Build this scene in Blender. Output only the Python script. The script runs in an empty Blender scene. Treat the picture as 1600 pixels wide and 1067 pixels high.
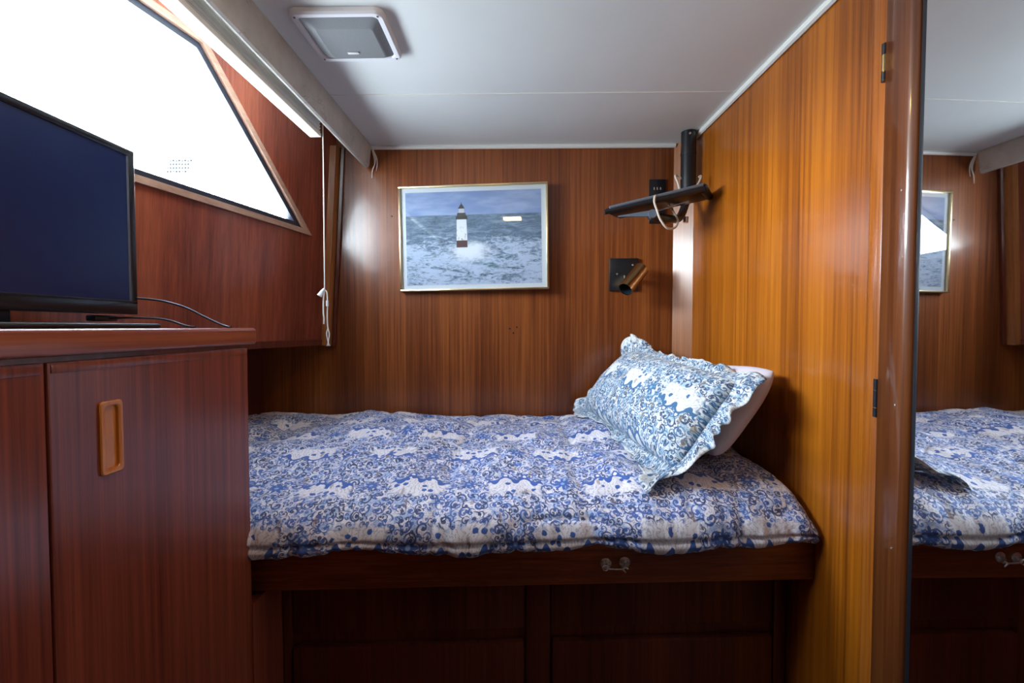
import bpy, bmesh, math, random
import numpy as np
from mathutils import Vector, Matrix, noise

random.seed(7)
S = bpy.context.scene
COL = S.collection
R = math.radians
E = 1.15            # eye height above the cabin sole; heights below are given relative to the eye

# ------------------------------------------------------------------ camera
cam_d = bpy.data.cameras.new('camera'); cam = bpy.data.objects.new('camera', cam_d); COL.objects.link(cam)
cam_d.sensor_width = 36.0; cam_d.lens = 711.0 / 1600.0 * 36.0; cam_d.clip_start = 0.01
cam.location = (0, 0, E); cam.rotation_euler = (R(90 - 1.77), 0, R(1.0))
S.camera = cam

# ------------------------------------------------------------------ sky
SKY_STRENGTH = 20.0
w = bpy.data.worlds.new('World'); S.world = w; w.use_nodes = True
bg = w.node_tree.nodes['Background']; bg.inputs[1].default_value = SKY_STRENGTH
_tc = w.node_tree.nodes.new('ShaderNodeTexCoord'); _sx = w.node_tree.nodes.new('ShaderNodeSeparateXYZ'); _cr = w.node_tree.nodes.new('ShaderNodeValToRGB')
w.node_tree.links.new(_tc.outputs['Generated'], _sx.inputs[0]); w.node_tree.links.new(_sx.outputs[2], _cr.inputs[0]); w.node_tree.links.new(_cr.outputs[0], bg.inputs[0])
_e = _cr.color_ramp.elements
_e[0].position = 0.0; _e[0].color = (.48, .54, .60, 1)      # glittering water below the horizon
_e[1].position = 0.02; _e[1].color = (.86, .95, 1.0, 1)     # bright haze, paling upwards
_e.new(1.0); _e[2].color = (.36, .52, .74, 1)

# ------------------------------------------------------------------ exposure
S.view_settings.view_transform = 'Standard'; S.view_settings.look = 'None'
S.view_settings.exposure = 1.85; S.view_settings.gamma = 1.0; S.view_settings.use_curve_mapping = False
LAMP_CEIL = 24.0

# =================================================================== nodes
class V:
    """a node socket with arithmetic"""
    def __init__(s, nt, sock): s.nt = nt; s.s = sock
    def _m(s, op, *a, clamp=False):
        n = s.nt.nodes.new('ShaderNodeMath'); n.operation = op; n.use_clamp = clamp
        for i, x in enumerate((s,) + a):
            if isinstance(x, V): s.nt.links.new(x.s, n.inputs[i])
            else: n.inputs[i].default_value = x
        return V(s.nt, n.outputs[0])
    def __add__(s, o): return s._m('ADD', o)
    __radd__ = __add__
    def __sub__(s, o): return s._m('SUBTRACT', o)
    def __rsub__(s, o): return (s * -1.0) + o
    def __mul__(s, o): return s._m('MULTIPLY', o)
    __rmul__ = __mul__
    def __truediv__(s, o): return s._m('DIVIDE', o)
    def abs(s): return s._m('ABSOLUTE')
    def fract(s): return s._m('FRACT')
    def floor(s): return s._m('FLOOR')
    def round(s): return s._m('ROUND')
    def sin(s): return s._m('SINE')
    def cos(s): return s._m('COSINE')
    def sqrt(s): return s._m('SQRT')
    def pow(s, p): return s._m('POWER', p)
    def atan2(s, o): return s._m('ARCTAN2', o)
    def min(s, o): return s._m('MINIMUM', o)
    def max(s, o): return s._m('MAXIMUM', o)
    def gt(s, o): return s._m('GREATER_THAN', o)
    def lt(s, o): return s._m('LESS_THAN', o)
    def step(s, a, b):           # smooth 0..1 between a and b
        n = s.nt.nodes.new('ShaderNodeMapRange'); n.interpolation_type = 'SMOOTHSTEP'
        s.nt.links.new(s.s, n.inputs[0])
        if a <= b:
            n.inputs[1].default_value = a; n.inputs[2].default_value = b; n.inputs[3].default_value = 0; n.inputs[4].default_value = 1
        else:
            n.inputs[1].default_value = b; n.inputs[2].default_value = a; n.inputs[3].default_value = 1; n.inputs[4].default_value = 0
        return V(s.nt, n.outputs[0])

class G:
    """one material's node graph"""
    def __init__(g, name, **kw):
        g.m = bpy.data.materials.new(name); g.m.use_nodes = True; g.nt = g.m.node_tree
        g.b = g.nt.nodes['Principled BSDF']
        for k, v in kw.items(): g.set(k, v)
    def new(g, t): return g.nt.nodes.new(t)
    def set(g, k, v):
        i = g.b.inputs[k.replace('_', ' ')] if k.replace('_', ' ') in g.b.inputs else g.b.inputs[k]
        if isinstance(v, V): g.nt.links.new(v.s, i)
        elif isinstance(v, tuple) and len(v) == 3 and i.type == 'RGBA': i.default_value = v + (1,)
        else: i.default_value = v
    def coord(g, kind='Object'):
        n = g.new('ShaderNodeTexCoord'); return V(g.nt, n.outputs[kind])
    def xyz(g, v):
        n = g.new('ShaderNodeSeparateXYZ'); g.nt.links.new(v.s, n.inputs[0]); return [V(g.nt, o) for o in n.outputs]
    def vec(g, x, y, z=0.0):
        n = g.new('ShaderNodeCombineXYZ')
        for i, c in enumerate((x, y, z)):
            if isinstance(c, V): g.nt.links.new(c.s, n.inputs[i])
            else: n.inputs[i].default_value = c
        return V(g.nt, n.outputs[0])
    def scale(g, v, sx, sy, sz, loc=(0, 0, 0)):
        n = g.new('ShaderNodeMapping'); n.inputs['Scale'].default_value = (sx, sy, sz); n.inputs['Location'].default_value = loc
        g.nt.links.new(v.s, n.inputs[0]); return V(g.nt, n.outputs[0])
    def noise(g, v, scale=1.0, detail=4, rough=0.55, dist=0.0, col=False):
        n = g.new('ShaderNodeTexNoise'); n.inputs['Scale'].default_value = scale; n.inputs['Detail'].default_value = detail
        n.inputs['Roughness'].default_value = rough; n.inputs['Distortion'].default_value = dist
        g.nt.links.new(v.s, n.inputs['Vector']); return V(g.nt, n.outputs['Color' if col else 'Fac'])
    def voronoi(g, v, scale, rnd=1.0):
        n = g.new('ShaderNodeTexVoronoi'); n.voronoi_dimensions = '2D'; n.inputs['Scale'].default_value = scale
        n.inputs['Randomness'].default_value = rnd
        g.nt.links.new(v.s, n.inputs['Vector'])
        return V(g.nt, n.outputs['Distance']), V(g.nt, n.outputs['Color']), V(g.nt, n.outputs['Position'])
    def ramp(g, f, stops):
        n = g.new('ShaderNodeValToRGB'); cr = n.color_ramp
        while len(cr.elements) < len(stops): cr.elements.new(0.5)
        for e, (p, c) in zip(cr.elements, stops): e.position = p; e.color = tuple(c) + (1,)
        g.nt.links.new(f.s, n.inputs[0]); return V(g.nt, n.outputs[0])
    def mix(g, f, a, b):
        n = g.new('ShaderNodeMix'); n.data_type = 'RGBA'
        if isinstance(f, V): g.nt.links.new(f.s, n.inputs[0])
        else: n.inputs[0].default_value = f
        for i, c in ((6, a), (7, b)):
            if isinstance(c, V): g.nt.links.new(c.s, n.inputs[i])
            else: n.inputs[i].default_value = tuple(c) + (1,)
        return V(g.nt, n.outputs[2])
    def vsub(g, a, b):
        n = g.new('ShaderNodeVectorMath'); n.operation = 'SUBTRACT'
        g.nt.links.new(a.s, n.inputs[0]); g.nt.links.new(b.s, n.inputs[1]); return V(g.nt, n.outputs[0])
    def bump(g, h, strength=0.2, dist=0.01):
        n = g.new('ShaderNodeBump'); n.inputs['Strength'].default_value = strength; n.inputs['Distance'].default_value = dist
        g.nt.links.new(h.s, n.inputs['Height']); g.nt.links.new(n.outputs[0], g.b.inputs['Normal'])

def wood(name, axis, dark, mid, light, rough=0.32, coat=0.5, coat_rough=0.16, seed=0.0, wave=0.0):
    """varnished veneer, grain running along the axis"""
    g = G(name)
    c = g.coord()
    def sc(across, along):
        s = [across] * 3; s['xyz'.index(axis)] = along; return s
    big = g.noise(g.scale(c, *sc(7, .35), loc=(seed, seed * 1.7, seed * .6)), 1, 3, .5, wave)
    fine = g.noise(g.scale(c, *sc(95, 1.1), loc=(seed, 0, 0)), 1, 5, .65, .3 + wave)
    pore = g.noise(g.scale(c, *sc(420, 6.0), loc=(0, seed, 0)), 1, 3, .6)
    f = big * .42 + fine * .46 + pore * .16
    g.set('Base Color', g.ramp(f, [(.37, dark), (.52, mid), (.66, light)]))
    g.set('Roughness', rough); g.set('Coat_Weight', coat); g.set('Coat_Roughness', coat_rough)
    g.set('Coat_IOR', 1.5); g.set('Specular IOR Level', .35)
    g.bump(fine * .5 + pore * .5, .12, .0015)
    return g.m

M = {}
TEAK = ((.060, .013, .004), (.170, .043, .010), (.31, .092, .020))
M['teak'] = wood('teak_veneer', 'z', *TEAK)
M['teak_part'] = wood('teak_partition', 'z', (.105, .022, .002), (.29, .078, .004), (.44, .135, .008), seed=3.1)  # copy of the teak veneer, coloured brighter for the stronger light here
M['teak_lip'] = wood('teak_lipping', 'z', (.12, .027, .004), (.27, .072, .007), (.40, .12, .014), seed=8.3, wave=1.6)
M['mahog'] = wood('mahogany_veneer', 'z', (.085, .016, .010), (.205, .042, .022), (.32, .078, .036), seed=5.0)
M['mahog_y'] = wood('mahogany_edge', 'y', (.10, .020, .010), (.22, .047, .020), (.34, .088, .034), seed=2.0)
M['mahog_x'] = wood('mahogany_rail', 'x', (.055, .010, .005), (.145, .028, .009), (.27, .060, .016), seed=1.0, wave=.5)
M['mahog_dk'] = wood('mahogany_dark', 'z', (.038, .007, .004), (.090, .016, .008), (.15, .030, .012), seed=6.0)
M['jamb'] = wood('teak_jamb', 'z', (.035, .008, .003), (.085, .021, .005), (.14, .040, .009), seed=11.0, coat=.9, coat_rough=.10)
M['post'] = wood('teak_post', 'z', (.13, .04, .012), (.25, .085, .024), (.36, .13, .04), seed=14.0)
M['frame_wood'] = wood('backlit_frame', 'y', (.24, .13, .09), (.36, .21, .15), (.46, .28, .21), rough=.5, coat=.2, seed=17.0)  # pale tone paints the backlight flare onto the frame
M['corner_post'] = wood('teak_corner', 'z', (.13, .04, .012), (.27, .09, .024), (.38, .14, .04), rough=.4, coat=.42, coat_rough=.20, seed=21.0)
M['handle'] = wood('amber_pull', 'z', (.36, .10, .014), (.50, .155, .022), (.6, .21, .035), rough=.25, seed=4.0)
M['sole'] = wood('cabin_sole', 'y', (.03, .012, .006), (.06, .022, .010), (.09, .035, .015), seed=9.0)

def plain(name, col, rough=.5, metal=0.0, **kw):
    g = G(name); g.set('Base Color', col); g.set('Roughness', rough); g.set('Metallic', metal)
    for k, v in kw.items(): g.set(k, v)
    return g.m
M['black'] = plain('black_enamel', (.008, .009, .012), .32)
M['black_matt'] = plain('black_matt', (.010, .010, .012), .5)
M['steel_blue'] = plain('blue_grey_metal', (.16, .20, .26), .35, .5)
M['brass'] = plain('aged_brass', (.50, .34, .16), .24, 1.0)
M['dark_inside'] = plain('lamp_interior', (.02, .03, .04), .3, .4)
M['chrome'] = plain('chrome', (.82, .78, .76), .20, .85)
M['gold'] = plain('gilt_metal', (.80, .66, .40), .28, 1.0)
M['mount'] = plain('white_mount_board', (.72, .75, .80), .7)
M['white_trim'] = plain('white_moulding', (.74, .73, .68), .4)
M['cord'] = plain('cotton_cord', (.70, .66, .58), .85)
M['beige_cord'] = plain('beige_cable', (.46, .40, .33), .6)
M['plastic_w'] = plain('white_plastic', (.72, .72, .74), .45)
M['plug'] = plain('plug_white', (.75, .75, .75), .5)
M['gasket'] = plain('window_gasket', (.012, .016, .030), .4)
M['cable'] = plain('black_cable', (.012, .012, .016), .45)
M['mirror'] = plain('silvered_mirror', (.86, .88, .88), .012, 1.0)
M['hole'] = plain('hole_dark', (.01, .006, .004), .9)
M['tv_black'] = plain('tv_plastic', (.008, .009, .014), .22)
M['screen'] = plain('tv_screen', (.003, .015, .080), .28)  # screen is off; the blue base colour stands in for veiling flare
M['blind_w'] = plain('blind_fabric', (.78, .77, .72), .8)
M['blind_t'] = plain('blind_headrail', (.56, .50, .38), .7)

g = G('painted_ceiling'); c = g.coord()
g.set('Base Color', g.ramp(g.noise(c, 3.0, 3), [(.3, (.69, .72, .705)), (.7, (.73, .76, .745))]))
g.set('Roughness', .5); g.bump(g.noise(c, 9, 2), .15, .004); M['ceiling'] = g.m

g = G('padded_vinyl'); c = g.coord()
n1 = g.noise(g.scale(c, 14, 8, 22), 1, 5, .6, 1.3)
vein = (n1 - .5).abs().step(.018, .0)
patch = g.noise(c, 10, 2).step(.52, .62)
base = g.ramp(g.noise(c, 16, 4), [(.3, (.40, .385, .35)), (.7, (.53, .50, .45))])
g.set('Base Color', g.mix(vein * patch * .75, base, (.20, .17, .15))); g.set('Roughness', .5)
g.bump(g.noise(c, 30, 3), .25, .004); M['vinyl'] = g.m

g = G('speaker_mesh'); c = g.coord()
x, y, z = g.xyz(c)
hole = ((x * 2200.).sin() * (y * 2200.).sin()).step(-.1, .5)
g.set('Base Color', g.mix(hole, (.27, .28, .29), (.07, .075, .08))); g.set('Roughness', .5); M['grille'] = g.m

g = G('pillow_linen'); c = g.coord()
g.set('Base Color', (.58, .52, .57)); g.set('Roughness', .85)
g.bump(g.noise(c, 24, 4) , .35, .006); M['linen'] = g.m

g = G('wall_glass')          # a thin pane: mostly clear with a faint sheen
nt = g.nt; nt.nodes.remove(g.b)
tr = nt.nodes.new('ShaderNodeBsdfTransparent'); gl = nt.nodes.new('ShaderNodeBsdfGlossy'); gl.inputs['Roughness'].default_value = .02
fr = nt.nodes.new('ShaderNodeFresnel'); fr.inputs[0].default_value = 1.35; mx = nt.nodes.new('ShaderNodeMixShader')
tr.inputs[0].default_value = (.97, .985, .99, 1)
mm = nt.nodes.new('ShaderNodeMath'); mm.operation = 'MULTIPLY'; mm.inputs[1].default_value = .5; nt.links.new(fr.outputs[0], mm.inputs[0]); nt.links.new(mm.outputs[0], mx.inputs[0]); nt.links.new(tr.outputs[0], mx.inputs[1]); nt.links.new(gl.outputs[0], mx.inputs[2])
nt.links.new(mx.outputs[0], nt.nodes['Material Output'].inputs[0]); M['pane'] = g.m

g = G('lamp_diffuser'); g.set('Base Color', (.8, .7, .5)); g.set('Emission Color', (1.0, .60, .22)); g.set('Emission Strength', LAMP_CEIL); M['lamp'] = g.m

# ---- printed cotton: scrolling foliage with lobed medallions, in metres of cloth (UV)
def chintz(name, ground, pale, mid, navy, brown):
    g = G(name)
    uv = g.coord('UV')
    warp = g.noise(uv, 9, 2, .5, 0, True)
    wv = g.new('ShaderNodeVectorMath'); wv.operation = 'MULTIPLY_ADD'
    g.nt.links.new(warp.s, wv.inputs[0]); wv.inputs[1].default_value = (.022, .022, 0); g.nt.links.new(uv.s, wv.inputs[2])
    uw = V(g.nt, wv.outputs[0])
    u, v, _ = g.xyz(uw)
    def curls(scale, turns, wd, rad, seed):
        p = g.scale(uw, 1, 1, 1, (seed, seed * .37, 0))
        d, col, pos = g.voronoi(p, scale)
        lx, ly, _ = g.xyz(g.vsub(p, pos))
        r1, r2, r3 = g.xyz(col)
        rho = (lx * lx + ly * ly).sqrt() * scale
        sgn = r1.gt(.5) * 2. - 1.
        a = ly.atan2(lx) * sgn * .15915
        sp = (a + rho * turns + r2).fract()
        line = (sp - .5).abs().step(wd, wd * .55) * rho.step(rad, rad * .9)
        dot = rho.step(.17, .12)
        return line.max(dot), r3
    c1, q1 = curls(62, 1.9, .20, .64, 0)
    c2, q2 = curls(36, 1.8, .17, .62, 3.3)
    c3, q3 = curls(105, 1.7, .22, .66, 7.1)
    # pale wash under the scrolls
    wash = g.noise(uw, 48, 2, .5).step(.48, .58)
    colr = g.mix(wash * .7, ground, pale)
    colr = g.mix(c3 * .40, colr, mid)
    colr = g.mix(c2 * .92, colr, g.mix(q2.step(.35, .45), mid, navy))
    colr = g.mix(c1 * .92, colr, g.mix(q1.step(.50, .60), mid, navy))
    # half-drop lattice of medallions
    PX, PY = .225, .165
    row = (v / PY).round()
    half = (row * .5).fract() * PX
    mx_ = (((u - half) / PX).fract() - .5) * PX
    my_ = v - row * PY
    flip = (row * .5).fract() * 4. - 1.
    my_ = my_ * flip
    ax_ = mx_.abs()
    bow = (mx_ * 139.6).cos() * .0075 - .026 + (ax_ / .075).pow(4.) * .040      # lobed bracket line
    up = my_ - bow
    wob = g.noise(uw, 38, 3) * .05 - .025
    inside = up.step(-.001, .001) * (my_ + wob).step(.048, .036) * (ax_ + wob * .5).step(.068, .056)
    fan = ((mx_ + wob * .3).atan2(my_ + .06) * 26. + g.noise(uw, 60, 3, .7) * 11.).sin().abs().step(.55, .15) * up.step(.004, .014)
    med = g.mix(fan * .6, ground, g.mix(.30, navy, ground))
    sprig, sc_, sp_ = g.voronoi(uw, 62)
    med = g.mix((sprig + g.noise(uw, 160, 1) * .3 - .15).step(.42, .34) * g.xyz(sc_)[0].gt(.80), med, mid)
    colr = g.mix(inside, colr, med)
    kx = ((mx_ / .045 + .5).fract() - .5) * .045
    k1 = (kx * kx + (up - .004) * (up - .004)).sqrt()
    kx2 = ((mx_ / .045).fract() - .5) * .045
    k2 = (kx2 * kx2 + (up + .006) * (up + .006)).sqrt()
    stroke = (up.abs()).step(.0055, .0040).max(k1.step(.0105, .0092)).max(k2.step(.0095, .0082))
    holes = k2.step(.0050, .0038)
    gate = ax_.step(.070, .064)
    colr = g.mix(stroke * gate, colr, mid)
    colr = g.mix(holes * gate, colr, ground)
    # daisies between medallions
    fx = (((u - half) / PX + .5).fract() - .5) * PX
    ft = my_.atan2(fx); frr = (fx * fx + my_ * my_).sqrt()
    pet = .016 + (ft * 8.).cos() * .006
    fl = (frr - pet).step(.002, -.001)
    colr = g.mix(fl, colr, g.mix(frr.step(.006, .004), mid, pale))
    rust, rc_, rp_ = g.voronoi(g.scale(uw, 1, .35, 1), 70)
    colr = g.mix((rust + g.noise(uw, 200, 1) * .4 - .2).step(.34, .24) * g.xyz(rc_)[1].gt(.94) * .6, colr, brown)
    g.set('Base Color', colr); g.set('Roughness', .72); g.set('Sheen Weight', .15)
    g.bump(g.noise(uv, 55, 3), .3, .004)
    return g.m
M['duvet'] = chintz('duvet_cotton', (.75, .69, .71), (.25, .36, .61), (.036, .094, .33), (.015, .029, .11), (.20, .12, .08))
M['sham'] = chintz('sham_cotton', (.68, .67, .65), (.22, .37, .48), (.034, .120, .25), (.016, .042, .10), (.24, .15, .06))

# ---- framed seascape, UV 0..1
g = G('seascape_print'); uv = g.coord('UV'); u, v, _ = g.xyz(uv)
asp = 1.47
skyc = g.mix(g.noise(g.scale(uv, 2, 5, 1), 1.5, 4).step(.35, .7), (.22, .31, .56), (.38, .46, .68))
sea_n = g.noise(g.scale(uv, 7, 22, 1), 1.0, 6, .6, .4)
sea = g.ramp(sea_n, [(.3, (.05, .085, .13)), (.52, (.12, .18, .27)), (.7, (.26, .34, .46))])
foam_n = g.noise(g.scale(uv, 6, 13, 1), 1.5, 10, .74, 1.1)
fine_n = g.noise(g.scale(uv, 34, 60, 1), 1.0, 6, .7, .8)
low = v.step(.66, .30)
big_n = g.noise(g.scale(uv, 2.2, 4, 1, (3, 1, 0)), 1.0, 3)
foam = (foam_n * .62 + fine_n * .34 + big_n * .30 + low * .17 - .70).step(.0, .13) * v.step(.70, .5)
sea = g.mix((fine_n - .42).step(0., .2) * .35, sea, (.30, .38, .50))
sea = g.mix(foam * .85, sea, (.58, .66, .84))
teal = g.noise(g.scale(uv, 3, 6, 1), 1.2, 4).step(.55, .66) * v.step(.42, .2)
sea = g.mix(teal * .55 * foam_n.step(.58, .45), sea, (.07, .20, .21))
dx, dy = (u - .47) * asp, v - .36
spray = ((dx * dx * .7 + dy * dy * 2.6).sqrt() + g.noise(uv, 16, 8, .72) * .34).step(.42, .24) * v.step(.52, .42)
sea = g.mix(spray, sea, (.80, .83, .92))
pic = g.mix(v.step(.745, .755), sea, skyc)
# lighthouse: dark foot, white tower, dark gallery, lantern and cap
def rect(hw0, hw1, a, b):
    t = (v - a) / (b - a)
    wd = t * (hw1 - hw0) + hw0
    return (((u - .415).abs() - wd).lt(0.0)) * v.gt(a) * v.lt(b)
pic = g.mix(rect(.041, .040, .40, .475), pic, (.10, .045, .045))
tower = g.mix(g.noise(g.scale(uv, 60, 30, 1), 1, 3).step(.56, .64) * v.step(.66, .5), (.78, .78, .84), (.30, .22, .22))
pic = g.mix(rect(.040, .036, .475, .70), pic, tower)
pic = g.mix(rect(.043, .043, .70, .735), pic, (.055, .05, .045))
pic = g.mix(rect(.035, .030, .735, .77), pic, (.07, .065, .06))
pic = g.mix(rect(.020, .020, .77, .815), pic, (.55, .55, .60))
pic = g.mix(rect(.026, .004, .815, .865), pic, (.06, .05, .05))
pic = g.mix(rect(.002, .002, .865, .885), pic, (.06, .05, .05))
g.set('Base Color', pic); g.set('Roughness', .6); g.set('Coat Weight', 1.0); g.set('Coat Roughness', .02); g.set('Coat IOR', 1.5)
M['print'] = g.m

# =================================================================== mesh helpers
class MB:
    def __init__(s): s.bm = bmesh.new()
    def face(s, vs, idx):
        for f in idx:
            try: s.bm.faces.new([vs[i] for i in f])
            except ValueError: pass
    def vert(s, p): return s.bm.verts.new((p[0], p[1], p[2] + E))
    def hexa(s, p, bevel=0.0, seg=2):
        """8 corners: bottom ring 0-3, top ring 4-7"""
        vs = [s.vert(q) for q in p]
        fs = [s.bm.faces.new([vs[i] for i in f]) for f in ((3, 2, 1, 0), (4, 5, 6, 7), (0, 1, 5, 4), (1, 2, 6, 5), (2, 3, 7, 6), (3, 0, 4, 7))]
        if bevel:
            es = list({e for f in fs for e in f.edges})
            bmesh.ops.bevel(s.bm, geom=es, offset=bevel, segments=seg, profile=.5, affect='EDGES')
        return s
    def box(s, x0, x1, y0, y1, z0, z1, bevel=0.0, seg=2):
        return s.hexa([(x0, y0, z0), (x1, y0, z0), (x1, y1, z0), (x0, y1, z0), (x0, y0, z1), (x1, y0, z1), (x1, y1, z1), (x0, y1, z1)], bevel, seg)
    def ring(s, loops, closed=True, cap0=True, cap1=True):
        """skin successive loops of points"""
        vv = [[s.vert(p) for p in l] for l in loops]; n = len(loops[0])
        for a, b in zip(vv, vv[1:]):
            for i in range(n if closed else n - 1):
                j = (i + 1) % n
                s.bm.faces.new((a[i], a[j], b[j], b[i]))
        if closed and cap0: s.bm.faces.new(vv[0][::-1])
        if closed and cap1: s.bm.faces.new(vv[-1])
        return s
    def tube(s, pts, r, n=10, caps=True):
        pts = [Vector(p) for p in pts]; loops = []
        prev = None
        for i, p in enumerate(pts):
            t = (pts[min(i + 1, len(pts) - 1)] - pts[max(i - 1, 0)]).normalized()
            if prev is None:
                a = t.orthogonal().normalized()
            else:
                a = (prev - t * prev.dot(t)).normalized()
            prev = a; b = t.cross(a)
            rr = r[i] if isinstance(r, (list, tuple)) else r
            loops.append([p + (a * math.cos(2 * math.pi * k / n) + b * math.sin(2 * math.pi * k / n)) * rr for k in range(n)])
        return s.ring(loops, True, caps, caps)
    def prism(s, poly, d, bevel=0.0):
        """polygon (3D points) pushed along vector d"""
        d = Vector(d); a = [Vector(p) for p in poly]
        before = set(s.bm.faces)
        s.ring([a, [p + d for p in a]])
        if bevel:
            es = list({e for f in s.bm.faces if f not in before for e in f.edges})
            bmesh.ops.bevel(s.bm, geom=es, offset=bevel, segments=2, profile=.5, affect='EDGES')
        return s
    def build(s, name, mat, parent=None, smooth=True, ang=35, uv=None):
        bmesh.ops.recalc_face_normals(s.bm, faces=s.bm.faces)
        me = bpy.data.meshes.new(name); s.bm.to_mesh(me); s.bm.free()
        return link(name, me, mat, parent, smooth, ang)

def link(name, me, mat, parent=None, smooth=True, ang=35):
    me.materials.append(M[mat])
    if smooth:
        me.polygons.foreach_set('use_smooth', [True] * len(me.polygons)); me.set_sharp_from_angle(angle=R(ang))
    o = bpy.data.objects.new(name, me); COL.objects.link(o)
    if parent is not None:
        o.parent = parent
        root = parent; off = Vector((0, 0, 0))
        while root is not None: off += root.location; root = root.parent
        o.location = -off
    return o

def tag(o, label=None, cat=None, group=None, kind=None):
    if label: o['label'] = label
    if cat: o['category'] = cat
    if group: o['group'] = group
    if kind: o['kind'] = kind
    return o
def thing(name, base, label, cat, group=None):
    o = bpy.data.objects.new(name, None); COL.objects.link(o); o.empty_display_size = .05
    o.location = (base[0], base[1], base[2] + E)
    return tag(o, label, cat, group)
def struct(o): return tag(o, kind='structure')

def grid(name, P3, UV, mat, parent=None, closed_u=False):
    """P3 (n,m,3) array of points, UV (n,m,2) or None"""
    n, m, _ = P3.shape
    P3 = P3.copy(); P3[..., 2] += E
    me = bpy.data.meshes.new(name)
    ii, jj = np.meshgrid(np.arange(n if closed_u else n - 1), np.arange(m - 1), indexing='ij')
    i2 = (ii + 1) % n
    q = np.stack([ii * m + jj, i2 * m + jj, i2 * m + jj + 1, ii * m + jj + 1], -1).reshape(-1, 4)
    me.vertices.add(n * m); me.vertices.foreach_set('co', P3.reshape(-1).astype(np.float32))
    me.loops.add(q.size); me.loops.foreach_set('vertex_index', q.reshape(-1).astype(np.int32))
    me.polygons.add(len(q)); me.polygons.foreach_set('loop_start', np.arange(0, q.size, 4, dtype=np.int32))
    me.update(calc_edges=True)
    if UV is not None:
        lay = me.uv_layers.new(name='UVMap')
        lay.data.foreach_set('uv', UV.reshape(-1, 2)[q.reshape(-1)].reshape(-1).astype(np.float32))
    me.validate()
    o = link(name, me, mat, parent, True, 180)
    return o

def catmull(pts, n):
    pts = [Vector(p) for p in pts]; out = []
    ext = [pts[0] * 2 - pts[1]] + pts + [pts[-1] * 2 - pts[-2]]
    k = len(pts) - 1
    for i in range(n):
        t = i / (n - 1) * k; j = min(int(t), k - 1); f = t - j
        a, b, c, d = ext[j:j + 4]
        out.append(.5 * ((2 * b) + (c - a) * f + (2 * a - 5 * b + 4 * c - d) * f * f + (3 * b - a - 3 * c + d) * f ** 3))
    return out
def nz(x, y, z=0.0): return noise.noise((x, y, z))

# geometry of the cabin ------------------------------------------------------
YB = 1.80                      # back wall
ZC = .71                       # ceiling
ZF = -E                        # floor
YR = -1.7                      # wall behind the photographer
def XP(y): return .7075 - .03 * y            # partition on the right
def XL(y, z): return -1.1255 + .058 * z + .2 * y   # upper wall on the left
def YF(x): return 1.0 + .055 * x             # berth front
XC = -.569; YCE = .94          # cabinet front and its far end

# =================================================================== the setting
f = struct(MB().box(-1.6, .85, YR - .05, YB + .05, ZF - .05, ZF).build('floor', 'sole'))

wb = struct(MB().prism([(-1.07, YB, ZF), (.80, YB, ZF), (.80, YB, .85), (XL(YB, .85) - .01, YB, .85), (XL(YB, -.05) - .01, YB, -.05), (-1.07, YB, -.05)], (0, .03, 0)).build('wall_back', 'teak', smooth=False))
for i, (x, z) in enumerate([(-.505, .438), (-.040, -.005), (-.026, -.022), (-.012, .001)]):
    MB().tube([(x, YB - .0015, z), (x, YB + .004, z)], .0032, 8).build('screw_hole', 'hole', wb)

# ceiling panel with its seam batten and white mouldings
ce = struct(MB().box(-.60, .85, YR - .05, YB + .03, ZC, ZC + .03).build('ceiling', 'ceiling'))
MB().prism([(-.59, 1.402, ZC), (.665, 1.402, ZC), (.665, 1.408, ZC), (-.59, 1.408, ZC)], (0, 0, -.0018)).build('seam_batten', 'white_trim', ce)
struct(MB().prism([(-.60, YR - .03, .80), (-.60, YB + .03, .80), (XL(YB + .03, .8) - .025, YB + .03, .80), (XL(YR - .03, .8) - .025, YR - .03, .80)], (0, 0, .03)).build('ceiling_soffit', 'ceiling'))
struct(MB().box(-.625, -.60, YR, YB, ZC, .80).build('ceiling_upstand', 'ceiling'))
t = MB(); t.tube([(-.585, YB - .005, ZC - .006), (.602, YB - .005, ZC - .006)], .0085, 8); struct(t.build('trim_1', 'white_trim'))
t = MB(); t.tube([(XP(1.76) - .006, 1.76, ZC - .006), (XP(.20) - .006, .20, ZC - .006)], .0095, 8); struct(t.build('trim_2', 'white_trim'))

# right partition with solid lipping at its front edge and corner post
def slab_r(y0, y1, off0, off1, z0, z1, bev=0.0, seg=2):
    a, b = XP(y0), XP(y1)
    return MB().hexa([(a - off1, y0, z0), (a - off0, y0, z0), (b - off0, y1, z0), (b - off1, y1, z0),
                      (a - off1, y0, z1), (a - off0, y0, z1), (b - off0, y1, z1), (b - off1, y1, z1)], bev, seg)
wr = struct(slab_r(.905, YB, -.03, 0, ZF, .85).build('wall_right', 'teak_part'))
slab_r(.875, .905, -.03, .0004, ZF, .85, .0012).build('lipping', 'teak_lip', wr)
pc = MB(); pc.prism([(.598, YB, ZF), (XP(1.745), 1.745, ZF), (XP(1.745) + .01, YB + .01, ZF)], (0, 0, ZC - ZF)); struct(pc.build('trim_3', 'corner_post'))

# door jamb with a rounded front edge
jl = []
for z in (ZF, .80):
    prof = [(.871, -.03), (.871, .002), (.868, .006), (.8165, .0085), (.8145, .0083), (.8125, .0072), (.8055, .0028), (.8035, .0005), (.8030, -.004), (.8030, -.03)]
    jl.append([(XP(y) - o, y, z) for y, o in prof])
jm = MB(); jm.ring(jl); jb = struct(jm.build('trim_4', 'jamb', ang=60))
for y, z in [(.825, -.139), (.823, .242), (.820, .60), (.825, -.40)]:
    MB().tube([(XP(y) - .006, y, z), (XP(y) - .0098, y, z)], .0018, 8).build('screw', 'chrome', jb)
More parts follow.
